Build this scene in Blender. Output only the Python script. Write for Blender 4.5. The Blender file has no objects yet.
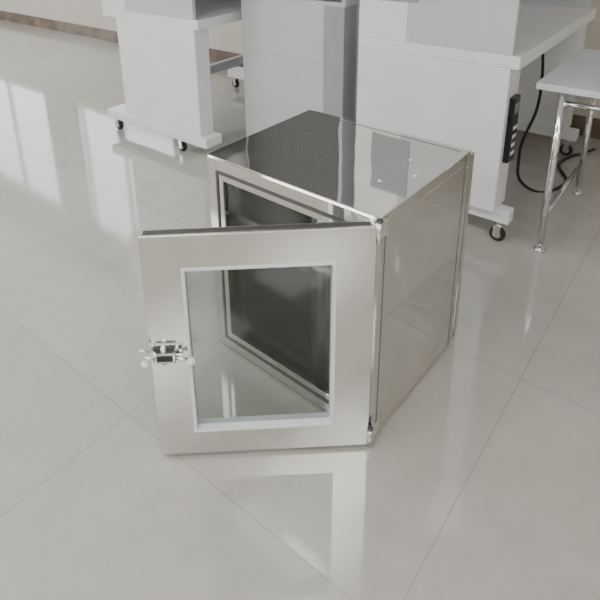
import bpy, bmesh, math
from mathutils import Vector, Matrix, Euler

# ---------------------------------------------------------------- materials
def newmat(name):
    m=bpy.data.materials.new(name); m.use_nodes=True
    nt=m.node_tree; b=nt.nodes['Principled BSDF']
    return m,nt,b
def simple(name,col,rough=.5,metal=0,bumpscale=None,bump=.02,emit=None,es=0,coat=0,var=.03):
    m,nt,b=newmat(name)
    b.inputs['Roughness'].default_value=rough
    b.inputs['Metallic'].default_value=metal
    b.inputs['Coat Weight'].default_value=coat
    tc=nt.nodes.new('ShaderNodeTexCoord')
    n=nt.nodes.new('ShaderNodeTexNoise'); n.inputs['Scale'].default_value=6
    nt.links.new(tc.outputs['Object'],n.inputs['Vector'])
    r=nt.nodes.new('ShaderNodeValToRGB')
    r.color_ramp.elements[0].position=.3; r.color_ramp.elements[1].position=.7
    r.color_ramp.elements[0].color=tuple(c*(1-var) for c in col)+(1,)
    r.color_ramp.elements[1].color=tuple(min(1,c*(1+var)) for c in col)+(1,)
    nt.links.new(n.outputs['Fac'],r.inputs['Fac']); nt.links.new(r.outputs['Color'],b.inputs['Base Color'])
    if bumpscale:
        n2=nt.nodes.new('ShaderNodeTexNoise'); n2.inputs['Scale'].default_value=bumpscale; n2.inputs['Detail'].default_value=1
        nt.links.new(tc.outputs['Object'],n2.inputs['Vector'])
        bp=nt.nodes.new('ShaderNodeBump'); bp.inputs['Strength'].default_value=bump; bp.inputs['Distance'].default_value=.02
        nt.links.new(n2.outputs['Fac'],bp.inputs['Height']); nt.links.new(bp.outputs['Normal'],b.inputs['Normal'])
    if emit:
        b.inputs['Emission Color'].default_value=emit+(1,); b.inputs['Emission Strength'].default_value=es
    return m
STEEL=simple('polished_stainless_steel',(.72,.71,.69),.045,1,5,.08)
STEEL_D=simple('satin_stainless_steel',(.73,.72,.70),.19,1,5,.08)
STEEL_IN=simple('stainless_steel_inner',(.66,.66,.65),.12,1,5,.06)
SEAM=simple('dark_seam_steel',(.12,.12,.11),.4,.6)  # dark steel for joint lines, hinge caps, screws and the door top strip
CHROME=simple('chrome',(.85,.85,.86),.08,1)
WHITE=simple('white_powder_coat',(.86,.87,.89),.35,0)
WHITE2=simple('light_grey_enamel_panel',(.60,.62,.65),.3,0)
PGREY=simple('panel_joint_grey',(.36,.37,.40),.4)
GREY=simple('grey_powder_coat',(.35,.36,.38),.4)
BLACK=simple('black_plastic',(.015,.015,.017),.3)
RUBBER=simple('black_rubber',(.02,.02,.02),.6)
DGASK=simple('dark_grey_gasket',(.10,.10,.10),.5)
GASKET=simple('white_silicone_gasket',(.86,.88,.94),.4)
WALL=simple('painted_plaster_wall',(.70,.66,.59),.8,0,60,.05)
CEIL=simple('ceiling_tile_white',(.82,.82,.80),.9)
SKIRT=simple('brown_marble_skirting',(.20,.15,.12),.2,0,var=.3)
LAMP=simple('fluorescent_diffuser',(.9,.9,.9),.5,emit=(1,.985,.965),es=8.4)
ALU=simple('window_aluminium',(.6,.6,.6),.4,.8)
BLUE=simple('pale_blue_laminate',(.66,.72,.78),.3)

def glassmat(name,tint,base=.05):
    m,nt,b=newmat(name)
    out=nt.nodes['Material Output']
    tr=nt.nodes.new('ShaderNodeBsdfTransparent'); tr.inputs[0].default_value=tint+(1,)
    gl=nt.nodes.new('ShaderNodeBsdfGlossy'); gl.inputs['Roughness'].default_value=.02
    lw=nt.nodes.new('ShaderNodeLayerWeight'); lw.inputs[0].default_value=.5
    pw=nt.nodes.new('ShaderNodeMath'); pw.operation='POWER'; pw.inputs[1].default_value=4
    ad=nt.nodes.new('ShaderNodeMath'); ad.operation='ADD'; ad.inputs[1].default_value=base; ad.use_clamp=True
    nt.links.new(lw.outputs['Facing'],pw.inputs[0]); nt.links.new(pw.outputs[0],ad.inputs[0])
    mx=nt.nodes.new('ShaderNodeMixShader')
    nt.links.new(ad.outputs[0],mx.inputs[0]); nt.links.new(tr.outputs[0],mx.inputs[1]); nt.links.new(gl.outputs[0],mx.inputs[2])
    nt.links.new(mx.outputs[0],out.inputs['Surface'])
    return m
GLASS=glassmat('clear_glass',(.60,.65,.63),.08)
TINT=glassmat('dark_tinted_glass',(.16,.18,.18))

def perf():
    m,nt,b=newmat('perforated_dark_mesh')
    tc=nt.nodes.new('ShaderNodeTexCoord')
    v=nt.nodes.new('ShaderNodeTexVoronoi'); v.inputs['Scale'].default_value=85; v.inputs['Randomness'].default_value=0
    nt.links.new(tc.outputs['Object'],v.inputs['Vector'])
    r=nt.nodes.new('ShaderNodeValToRGB')
    r.color_ramp.elements[0].position=.38; r.color_ramp.elements[0].color=(.03,.03,.032,1)
    r.color_ramp.elements[1].position=.52; r.color_ramp.elements[1].color=(.24,.24,.25,1)
    nt.links.new(v.outputs['Distance'],r.inputs['Fac']); nt.links.new(r.outputs['Color'],b.inputs['Base Color'])
    b.inputs['Roughness'].default_value=.5
    return m
PERF=perf()

def floor_mat():
    m,nt,b=newmat('polished_floor_tiles')
    tc=nt.nodes.new('ShaderNodeTexCoord')
    mp=nt.nodes.new('ShaderNodeMapping'); mp.inputs['Location'].default_value=(.30,.12,0)
    nt.links.new(tc.outputs['Object'],mp.inputs['Vector'])
    br=nt.nodes.new('ShaderNodeTexBrick')
    br.offset=0; br.inputs['Scale'].default_value=1
    br.inputs['Brick Width'].default_value=.8; br.inputs['Row Height'].default_value=.8
    br.inputs['Mortar Size'].default_value=.0022; br.inputs['Mortar Smooth'].default_value=.5
    br.inputs['Color1'].default_value=(.515,.503,.468,1); br.inputs['Color2'].default_value=(.54,.527,.49,1)
    br.inputs['Mortar'].default_value=(.41,.395,.36,1)
    nt.links.new(mp.outputs[0],br.inputs['Vector'])
    n=nt.nodes.new('ShaderNodeTexNoise'); n.inputs['Scale'].default_value=9; n.inputs['Detail'].default_value=8; n.inputs['Roughness'].default_value=.7
    nt.links.new(tc.outputs['Object'],n.inputs['Vector'])
    r=nt.nodes.new('ShaderNodeValToRGB')
    r.color_ramp.elements[0].position=.3; r.color_ramp.elements[0].color=(.88,.88,.87,1)
    r.color_ramp.elements[1].position=.7; r.color_ramp.elements[1].color=(1,1,1,1)
    nt.links.new(n.outputs['Fac'],r.inputs['Fac'])
    mx=nt.nodes.new('ShaderNodeMix'); mx.data_type='RGBA'; mx.blend_type='MULTIPLY'; mx.inputs[0].default_value=1
    nt.links.new(br.outputs['Color'],mx.inputs[6]); nt.links.new(r.outputs['Color'],mx.inputs[7])
    nt.links.new(mx.outputs[2],b.inputs['Base Color'])
    b.inputs['Roughness'].default_value=.07
    b.inputs['IOR'].default_value=2.0
    return m
FLOOR=floor_mat()

# ---------------------------------------------------------------- mesh helpers
def link(o,parent=None):
    bpy.context.scene.collection.objects.link(o)
    if parent: o.parent=parent
    return o
def empty(name,loc=(0,0,0),rz=0,parent=None):
    e=bpy.data.objects.new(name,None); e.empty_display_size=.1
    e.location=loc; e.rotation_euler=(0,0,rz); return link(e,parent)
def boxes(name,lst,mat,parent=None,bevel=.002,smooth=False):
    me=bpy.data.meshes.new(name); bm=bmesh.new()
    for (x0,x1,y0,y1,z0,z1) in lst:
        vs=[bm.verts.new((x,y,z)) for x in (x0,x1) for y in (y0,y1) for z in (z0,z1)]
        for f in ((0,1,3,2),(4,6,7,5),(0,4,5,1),(2,3,7,6),(0,2,6,4),(1,5,7,3)):
            bm.faces.new([vs[i] for i in f])
    bmesh.ops.recalc_face_normals(bm,faces=bm.faces)
    if bevel: bmesh.ops.bevel(bm,geom=list(bm.edges),offset=bevel,segments=2,affect='EDGES',profile=.5)
    bm.to_mesh(me); bm.free(); me.materials.append(mat)
    return link(bpy.data.objects.new(name,me),parent)
def pane(name,x0,x1,y,z0,z1,mat,parent):
    me=bpy.data.meshes.new(name)
    me.from_pydata([(x0,y,z0),(x1,y,z0),(x1,y,z1),(x0,y,z1)],[],[(0,1,2,3)])
    me.materials.append(mat)
    return link(bpy.data.objects.new(name,me),parent)
def frame_xz(name,x0,x1,z0,z1,w,y0,y1,mat,parent,bevel=.002,wt=None,wb=None):
    wt=wt or w; wb=wb or w
    me=bpy.data.meshes.new(name); bm=bmesh.new()
    O=[(x0,z0),(x1,z0),(x1,z1),(x0,z1)]; I=[(x0+w,z0+wb),(x1-w,z0+wb),(x1-w,z1-wt),(x0+w,z1-wt)]
    R=[]
    for y in (y0,y1):
        R.append(([bm.verts.new((a,y,c)) for a,c in O],[bm.verts.new((a,y,c)) for a,c in I]))
    for i in range(4):
        j=(i+1)%4
        for s in (0,1): bm.faces.new([R[s][0][i],R[s][0][j],R[s][1][j],R[s][1][i]])
        for k in (0,1): bm.faces.new([R[0][k][i],R[0][k][j],R[1][k][j],R[1][k][i]])
    bmesh.ops.recalc_face_normals(bm,faces=bm.faces)
    if bevel:
        ed=[e for e in bm.edges if e.calc_face_angle(0)>.5]
        bmesh.ops.bevel(bm,geom=ed,offset=bevel,segments=2,affect='EDGES')
    bm.to_mesh(me); bm.free(); me.materials.append(mat)
    return link(bpy.data.objects.new(name,me),parent)
def cyl(name,p0,p1,r,mat,parent=None,seg=32,r2=None,bev=0):
    p0=Vector(p0);p1=Vector(p1);d=p1-p0
    me=bpy.data.meshes.new(name); bm=bmesh.new()
    bmesh.ops.create_cone(bm,cap_ends=True,segments=seg,radius1=r,radius2=r if r2 is None else r2,depth=d.length)
    if bev:
        ed=[e for e in bm.edges if e.calc_face_angle(0)>.8]
        bmesh.ops.bevel(bm,geom=ed,offset=bev,segments=3,affect='EDGES')
    M=Matrix.Translation((p0+p1)/2)@d.to_track_quat('Z','Y').to_matrix().to_4x4()
    bm.transform(M)
    for f in bm.faces: f.smooth=len(f.verts)==4
    bm.to_mesh(me); bm.free(); me.materials.append(mat)
    return link(bpy.data.objects.new(name,me),parent)
def ball(name,c,r,mat,parent,sc=(1,1,1)):
    me=bpy.data.meshes.new(name); bm=bmesh.new()
    bmesh.ops.create_uvsphere(bm,u_segments=20,v_segments=12,radius=r)
    bm.transform(Matrix.Translation(c)@Matrix.Diagonal(sc+(1,)))
    for f in bm.faces:f.smooth=True
    bm.to_mesh(me);bm.free();me.materials.append(mat)
    return link(bpy.data.objects.new(name,me),parent)
def tube(name,pts,r,mat,parent=None):
    cu=bpy.data.curves.new(name,'CURVE');cu.dimensions='3D';cu.bevel_depth=r;cu.bevel_resolution=4
    s=cu.splines.new('BEZIER');s.bezier_points.add(len(pts)-1)
    for b,p in zip(s.bezier_points,pts):
        b.co=p;b.handle_left_type=b.handle_right_type='AUTO'
    cu.materials.append(mat)
    return link(bpy.data.objects.new(name,cu),parent)

TH=math.atan2(-.65,.76)          # room axes: x=e1, y=e2

# ---------------------------------------------------------------- room
X0,X1,Y0,Y1,ZC=-10.5,4.5,-4.0,3.6,3.1
def rot(o): o.rotation_euler=(0,0,TH); return o
rot(boxes('floor',[(X0,X1,Y0,Y1,-.1,0)],FLOOR,bevel=0))
rot(boxes('ceiling',[(X0,X1,Y0,Y1,ZC,ZC+.1)],CEIL,bevel=0))
def wall(name,axis,pos,thick,a0,a1,wins):
    L=[];cur=a0
    def add(u0,u1,z0,z1):
        if axis=='x': L.append((u0,u1,min(pos,pos+thick),max(pos,pos+thick),z0,z1))
        else: L.append((min(pos,pos+thick),max(pos,pos+thick),u0,u1,z0,z1))
    for (u0,u1,z0,z1) in wins:
        add(cur,u0,0,ZC); add(u0,u1,0,z0); add(u0,u1,z1,ZC); cur=u1
    add(cur,a1,0,ZC)
    rot(boxes(name,L,WALL,bevel=0))
wb=[(-9.0,-6.8,.9,2.7),(-6.2,-4.3,.9,2.7)]
fill_win=[(-9,-6.5,.9,2.7)]  # unseen window added behind the camera for fill light and floor glare
wall('wall_back','x',Y1,.2,X0,X1,wb)
wall('wall_front','x',Y0,-.2,X0,X1,fill_win)
wall('wall_left','y',X0,-.2,Y0,Y1,[(-2.5,1.5,.9,2.7)])
wall('wall_right','y',X1,.2,Y0,Y1,[])
n=0
for (u0,u1,z0,z1),y in [(w,Y1+.06) for w in wb]+[(w,Y0-.1) for w in fill_win]:  # the front-wall one is the added fill window
    n+=1
    e=rot(empty('window_%d'%n))
    frame_xz('window_frame',u0,u1,z0,z1,.05,y,y+.05,ALU,e)
    m=(u0+u1)/2
    boxes('mullion',[(m-.025,m+.025,y,y+.05,z0+.05,z1-.05)],ALU,e)
e=rot(empty('window_%d'%(n+1)))
boxes('window_frame',[(X0-.1,X0-.05,-2.5,-2.45,.9,2.7),(X0-.1,X0-.05,1.45,1.5,.9,2.7),(X0-.1,X0-.05,-.52,-.48,.9,2.7),(X0-.1,X0-.05,-2.45,1.45,.9,.95),(X0-.1,X0-.05,-2.45,1.45,2.65,2.7)],ALU,e)
rot(boxes('baseboard_back',[(X0,X1,Y1-.015,Y1,0,.12)],SKIRT,bevel=.002))
rot(boxes('baseboard_right',[(X1-.015,X1,Y0,Y1-.015,0,.12)],SKIRT,bevel=.002))
rot(boxes('baseboard_left',[(X0,X0+.015,Y0,Y1-.015,0,.12)],SKIRT,bevel=.002))
rot(boxes('baseboard_front',[(X0+.015,X1-.015,Y0,Y0+.015,0,.12)],SKIRT,bevel=.002))
for i,x in enumerate((-8.4,-6,-3.6,-1.2,1.2,3.4)):
    for y in (-2.6,-.5):
        e=rot(empty('ceiling_light'))
        boxes('diffuser',[(x-.75,x+.75,y-.35,y+.35,ZC-.03,ZC-.012)],LAMP,e,bevel=0)
        boxes('housing',[(x-.78,x+.78,y-.38,y+.38,ZC-.012,ZC)],WHITE,e)

# ---------------------------------------------------------------- pass-through chamber
W,D,H=.5685,.4775,.66
pb=empty('stainless_steel_pass_box',(.2583,1.123,0),-.7445)
fl=.062
boxes('outer_shell',[(-W,0,.0,D,H-.03,H),(-W,0,.0,D,.004,.034),
                     (-W,-W+.03,0,D,.034,H-.03),(-.03,0,0,D,.034,H-.03)],STEEL,pb,bevel=.0018)
boxes('inner_liner',[(-W+.05,-.05,.012,D-.012,.05,.056),(-W+.05,-.05,.012,D-.012,H-.056,H-.05),
                     (-W+.05,-W+.056,.012,D-.012,.056,H-.056),(-.056,-.05,.012,D-.012,.056,H-.056)],STEEL_IN,pb,bevel=0)
boxes('base_feet',[(-W+.02,-W+.06,.02,.06,0,.006),(-.06,-.02,.02,.06,0,.006),(-W+.02,-W+.06,D-.06,D-.02,0,.006),(-.06,-.02,D-.06,D-.02,0,.006)],RUBBER,pb,bevel=0)
frame_xz('front_flange',-W+.004,-.004,.008,H-.004,fl,-.004,.012,STEEL,pb)
frame_xz('back_flange',-W+.004,-.004,.008,H-.004,fl,D-.012,D+.002,STEEL,pb)
frame_xz('door_gasket',-W+.038,-.038,.042,H-.038,.009,-.007,-.004,DGASK,pb,bevel=.001)
frame_xz('back_door_frame',-W,0,.01,H-.012,.095,D+.004,D+.030,STEEL,pb)
frame_xz('back_door_inner_trim',-W+.085,-.085,.095,H-.097,.014,D-.002,D+.004,GASKET,pb)
pane('back_door_glass',-W+.09,-.09,D+.012,.10,H-.10,TINT,pb)
boxes('side_seams',[(-.0005,.0009,.022,.0240,.01,H-.004),(-.0005,.0009,D-.030,D-.0285,.01,H-.004)],SEAM,pb,bevel=0)
boxes('top_seam',[(-W+.02,-.02,D-.022,D-.020,H-.0005,H+.0008)],SEAM,pb,bevel=0)
for i in range(9):
    z=.04+i*.072
    ball('side_rivet_%d'%i,(.0005,D-.018,z),.0028,CHROME,pb,(.5,1,1))
for i,(x,y) in enumerate([(-.10,.16),(-.10,.32),(-.045,.24),(-.30,.38)]):
    cyl('top_screw_%d'%i,(x,y,H-.001),(x,y,H+.003),.006,CHROME,pb,16,bev=.001)
for i,z in enumerate((.03,H-.03)):
    cyl('hinge_pin_%d'%i,(.004,-.014,z-.028),(.004,-.014,z+.028),.007,CHROME,pb,20,bev=.002)
    boxes('hinge_leaf_%d'%i,[(-.004,.004,-.012,.03,z-.022,z+.022)],CHROME,pb)
    cyl('hinge_cap_%d'%i,(.004,-.014,z+.028),(.004,-.014,z+.034),.009,SEAM,pb,16,bev=.002)
Wd=.538
dr=empty('front_door',(0,0,0),.77,pb)
y0,y1=-.016,.014
frame_xz('door_frame',-Wd,-.012,.010,H-.0114,.094,y0,y1,STEEL_D,dr,wt=.09,wb=.078)
gx0,gx1,gz0,gz1=-Wd+.088,-.100,.083,H-.096
frame_xz('window_gasket',gx0,gx1,gz0,gz1,.008,y0-.003,y1+.003,GASKET,dr,bevel=.0015)
pane('window_glass',gx0+.006,gx1-.006,0,gz0+.006,gz1-.006,GLASS,dr)
boxes('door_top_reflection',[(-Wd+.01,-.022,y0+.008,y1-.006,H-.0116,H-.0104)],SEAM,dr,bevel=0)  # dark strip painting in the reflection along the door's top edge
zl=.335
la=empty('latch',(-Wd,y0,zl),0,dr)
boxes('latch_plate',[(.006,.078,-.004,0,-.024,.024)],CHROME,la,bevel=.0015)
boxes('latch_body',[(.014,.060,-.022,-.004,-.013,.013)],CHROME,la,bevel=.003)
boxes('latch_slot',[(.018,.056,-.0235,-.0215,-.008,.008)],BLACK,la,bevel=0)
boxes('latch_clip',[(.014,.060,-.014,-.003,.013,.020),(.014,.060,-.014,-.003,-.020,-.013)],BLACK,la,bevel=0)
cyl('latch_pivot',(.034,-.014,-.024),(.034,-.014,.026),.006,CHROME,la,16,bev=.001)
cyl('latch_hook_rod',(.014,-.018,0),(-.012,-.018,0),.0055,CHROME,la,16)
tube('latch_hook_ring',[(-.010,-.018,0),(-.020,-.018,.010),(-.014,-.018,.022),(0,-.018,.014)],.004,CHROME,la)
cyl('latch_lever',(.058,-.014,-.004),(.092,-.020,-.010),.0055,CHROME,la,16,bev=.001)
ball('latch_knob',(.098,-.021,-.011),.011,GASKET,la,(1,1,.8))
ball('latch_hook_tip',(-.010,-.020,-.014),.010,GASKET,la,(1,1,.8))
for i,(a,b) in enumerate([(.012,.017),(.072,.017),(.012,-.017),(.072,-.017)]):
    cyl('latch_screw_%d'%i,(a,-.004,b),(a,-.0075,b),.0045,SEAM,la,12)

# ---------------------------------------------------------------- casters
def caster(p,x,y,tag,R=.032):
    c=empty('caster_'+tag,(x,y,0),0,p)
    cyl('wheel',(-.004,-.012,R),(-.004,.012,R),R,RUBBER,c,28,bev=.006)
    cyl('hub',(-.004,-.014,R),(-.004,.014,R),R*.55,GREY,c,20,bev=.002)
    boxes('fork',[(-.016,.010,-.019,-.015,R*.7,R*2.25),(-.016,.010,.015,.019,R*.7,R*2.25),(-.02,.016,-.019,.019,R*2.25,R*2.4)],CHROME,c,bevel=.001)
    cyl('axle',(-.004,-.021,R),(-.004,.021,R),.004,CHROME,c,12)
    cyl('swivel',(0,0,R*2.4),(0,0,R*2.4+.02),.014,CHROME,c,16)
# ---------------------------------------------------------------- clean benches
def bench(xa,xb,ya,L=1.2,leg=.10,inset=0.,fw=.06,darkside=False,over=.02):
    b=empty('laminar_flow_bench',(0,0,0),TH)
    zf=.097
    for k,y in enumerate((ya,ya+L-leg)):
        ym=y+leg/2
        boxes('foot_bar_%d'%k,[(xa-.06,xb+over,ym-fw/2,ym+fw/2,zf,zf+.055)],WHITE,b,bevel=.004)
        boxes('leg_panel_%d'%k,[(xa+inset,xb-.03,y,y+leg,zf+.055,.74)],WHITE,b,bevel=.004)
        caster(b,xa-.03,ym,'a%d'%k); caster(b,xb-.02-(.22 if inset else 0),ym,'b%d'%k)
    boxes('worktop',[(xa,xb,ya,ya+L,.74,.79)],WHITE,b,bevel=.004)
    boxes('cross_rail',[(xa+inset+.02,xa+inset+.06,ya+leg,ya+L-leg,.25,.31)],WHITE2,b)
    boxes('rear_plenum',[(xa,xa+.22,ya,ya+L,.79,1.75)],WHITE,b,bevel=.004)
    boxes('filter_housing',[(xa+.22,xb,ya,ya+L,1.35,1.75)],WHITE,b,bevel=.004)
    boxes('side_cheek',[(xa+.22,xb-.03,ya,ya+.02,.79,1.35),(xa+.22,xb-.03,ya+L-.02,ya+L,.79,1.35)],WHITE2,b,bevel=0)
    if darkside:
        boxes('side_reflection_plate',[(xb-.58,xb-.40,ya-.004,ya,.95,1.22)],PGREY,b,bevel=.001)  # opaque grey plate added out of view, darkens the box top's reflection
    return b
b1=bench(-2.90,-2.10,1.98,inset=.12,fw=.12)
b3=bench(-1.25,-.585,2.11,leg=.13,darkside=True)
cx=-.585-.03
cp=empty('control_panel',(cx,2.11,0),0,b3)
boxes('panel_body',[(0,.022,.030,.095,.36,.625)],BLACK,cp,bevel=.004)
boxes('display',[(.022,.0235,.038,.087,.56,.60)],simple('display_glass',(.25,.3,.33),.2),cp,bevel=0)
boxes('button',[(.022,.025,.044+.022*i,.056+.022*i,z,z+.014) for i in range(2) for z in (.39,.425,.46,.495)],WHITE,cp,bevel=.001)

c2=empty('fan_filter_cabinet',(0,0,0),TH)
xa,xb,ya,L=-2.04,-1.40,2.24,1.1
boxes('plinth',[(xa+.02,xb-.02,ya+.03,ya+L-.03,0,.07)],GREY,c2)
boxes('carcass',[(xa,xb,ya,ya+L,.07,1.9)],WHITE2,c2,bevel=.006)
boxes('end_panel_seams',[(xa+.03,xb-.03,ya-.0008,ya+.001,.60,.602)],PGREY,c2,bevel=0)
boxes('corner_post',[(xb-.11,xb+.004,ya-.012,ya+.10,.07,.88)],PGREY,c2,bevel=.004)
boxes('perforated_panel',[(xa+.02,xb-.02,ya-.006,ya,.90,1.80)],PERF,c2,bevel=.001)
boxes('side_door',[(xb,xb+.018,ya+.12,ya+L-.03,.1,.86)],WHITE,c2,bevel=.003)

# ---------------------------------------------------------------- stainless stand on right
st=empty('stainless_steel_stand',(0,0,0),TH)
sx,sy=-.452,2.205
pts=[(sx,sy),(sx,sy+.60),(sx+.55,sy),(sx+.55,sy+.60)]
for i,(x,y) in enumerate(pts):
    cyl('leg_%d'%i,(x,y,.035),(x,y,.66),.0135,CHROME,st,24)
    cyl('foot_stem_%d'%i,(x,y,.012),(x,y,.04),.006,CHROME,st,16)
    cyl('foot_pad_%d'%i,(x,y,0),(x,y,.012),.024,CHROME,st,24,r2=.018)
for z in (.16,.62):
    cyl('rail_a_%g'%z,(sx,sy,z),(sx,sy+.6,z),.010,CHROME,st,20)
    cyl('rail_b_%g'%z,(sx+.55,sy,z),(sx+.55,sy+.6,z),.010,CHROME,st,20)
cyl('rail_c',(sx,sy,.62),(sx+.55,sy,.62),.010,CHROME,st,20)
cyl('rail_d',(sx,sy+.6,.62),(sx+.55,sy+.6,.62),.010,CHROME,st,20)
boxes('shelf_top',[(sx-.09,sx+.58,sy-.02,sy+.63,.66,.685)],BLUE,st,bevel=.003)

cb=tube('power_cable',[(-.80,3.20,.72),(-.72,3.0,.35),(-.74,2.85,.10),(-.64,2.70,.012),(-.52,2.85,.008),(-.60,3.1,.008),(-.5,3.4,.008)],.007,RUBBER)
rot(cb)

# ---------------------------------------------------------------- world + camera
w=bpy.data.worlds.new('World'); bpy.context.scene.world=w; w.use_nodes=True
bg=w.node_tree.nodes['Background']; bg.inputs[0].default_value=(.88,.94,1,1); bg.inputs[1].default_value=4.0

cam=bpy.data.cameras.new('camera'); co=bpy.data.objects.new('camera',cam)
bpy.context.scene.collection.objects.link(co)
p,r=.3372,.0287
co.matrix_world=Matrix.Translation((0,0,1.3194))@Matrix.Rotation(math.pi/2-p,4,'X')@Matrix.Rotation(-r,4,'Z')
cam.sensor_width=36; cam.lens=575.94/600*36
cam.shift_x=(300-261.6)/600; cam.shift_y=-(300-108.8)/600
cam.clip_start=.02
bpy.context.scene.camera=co
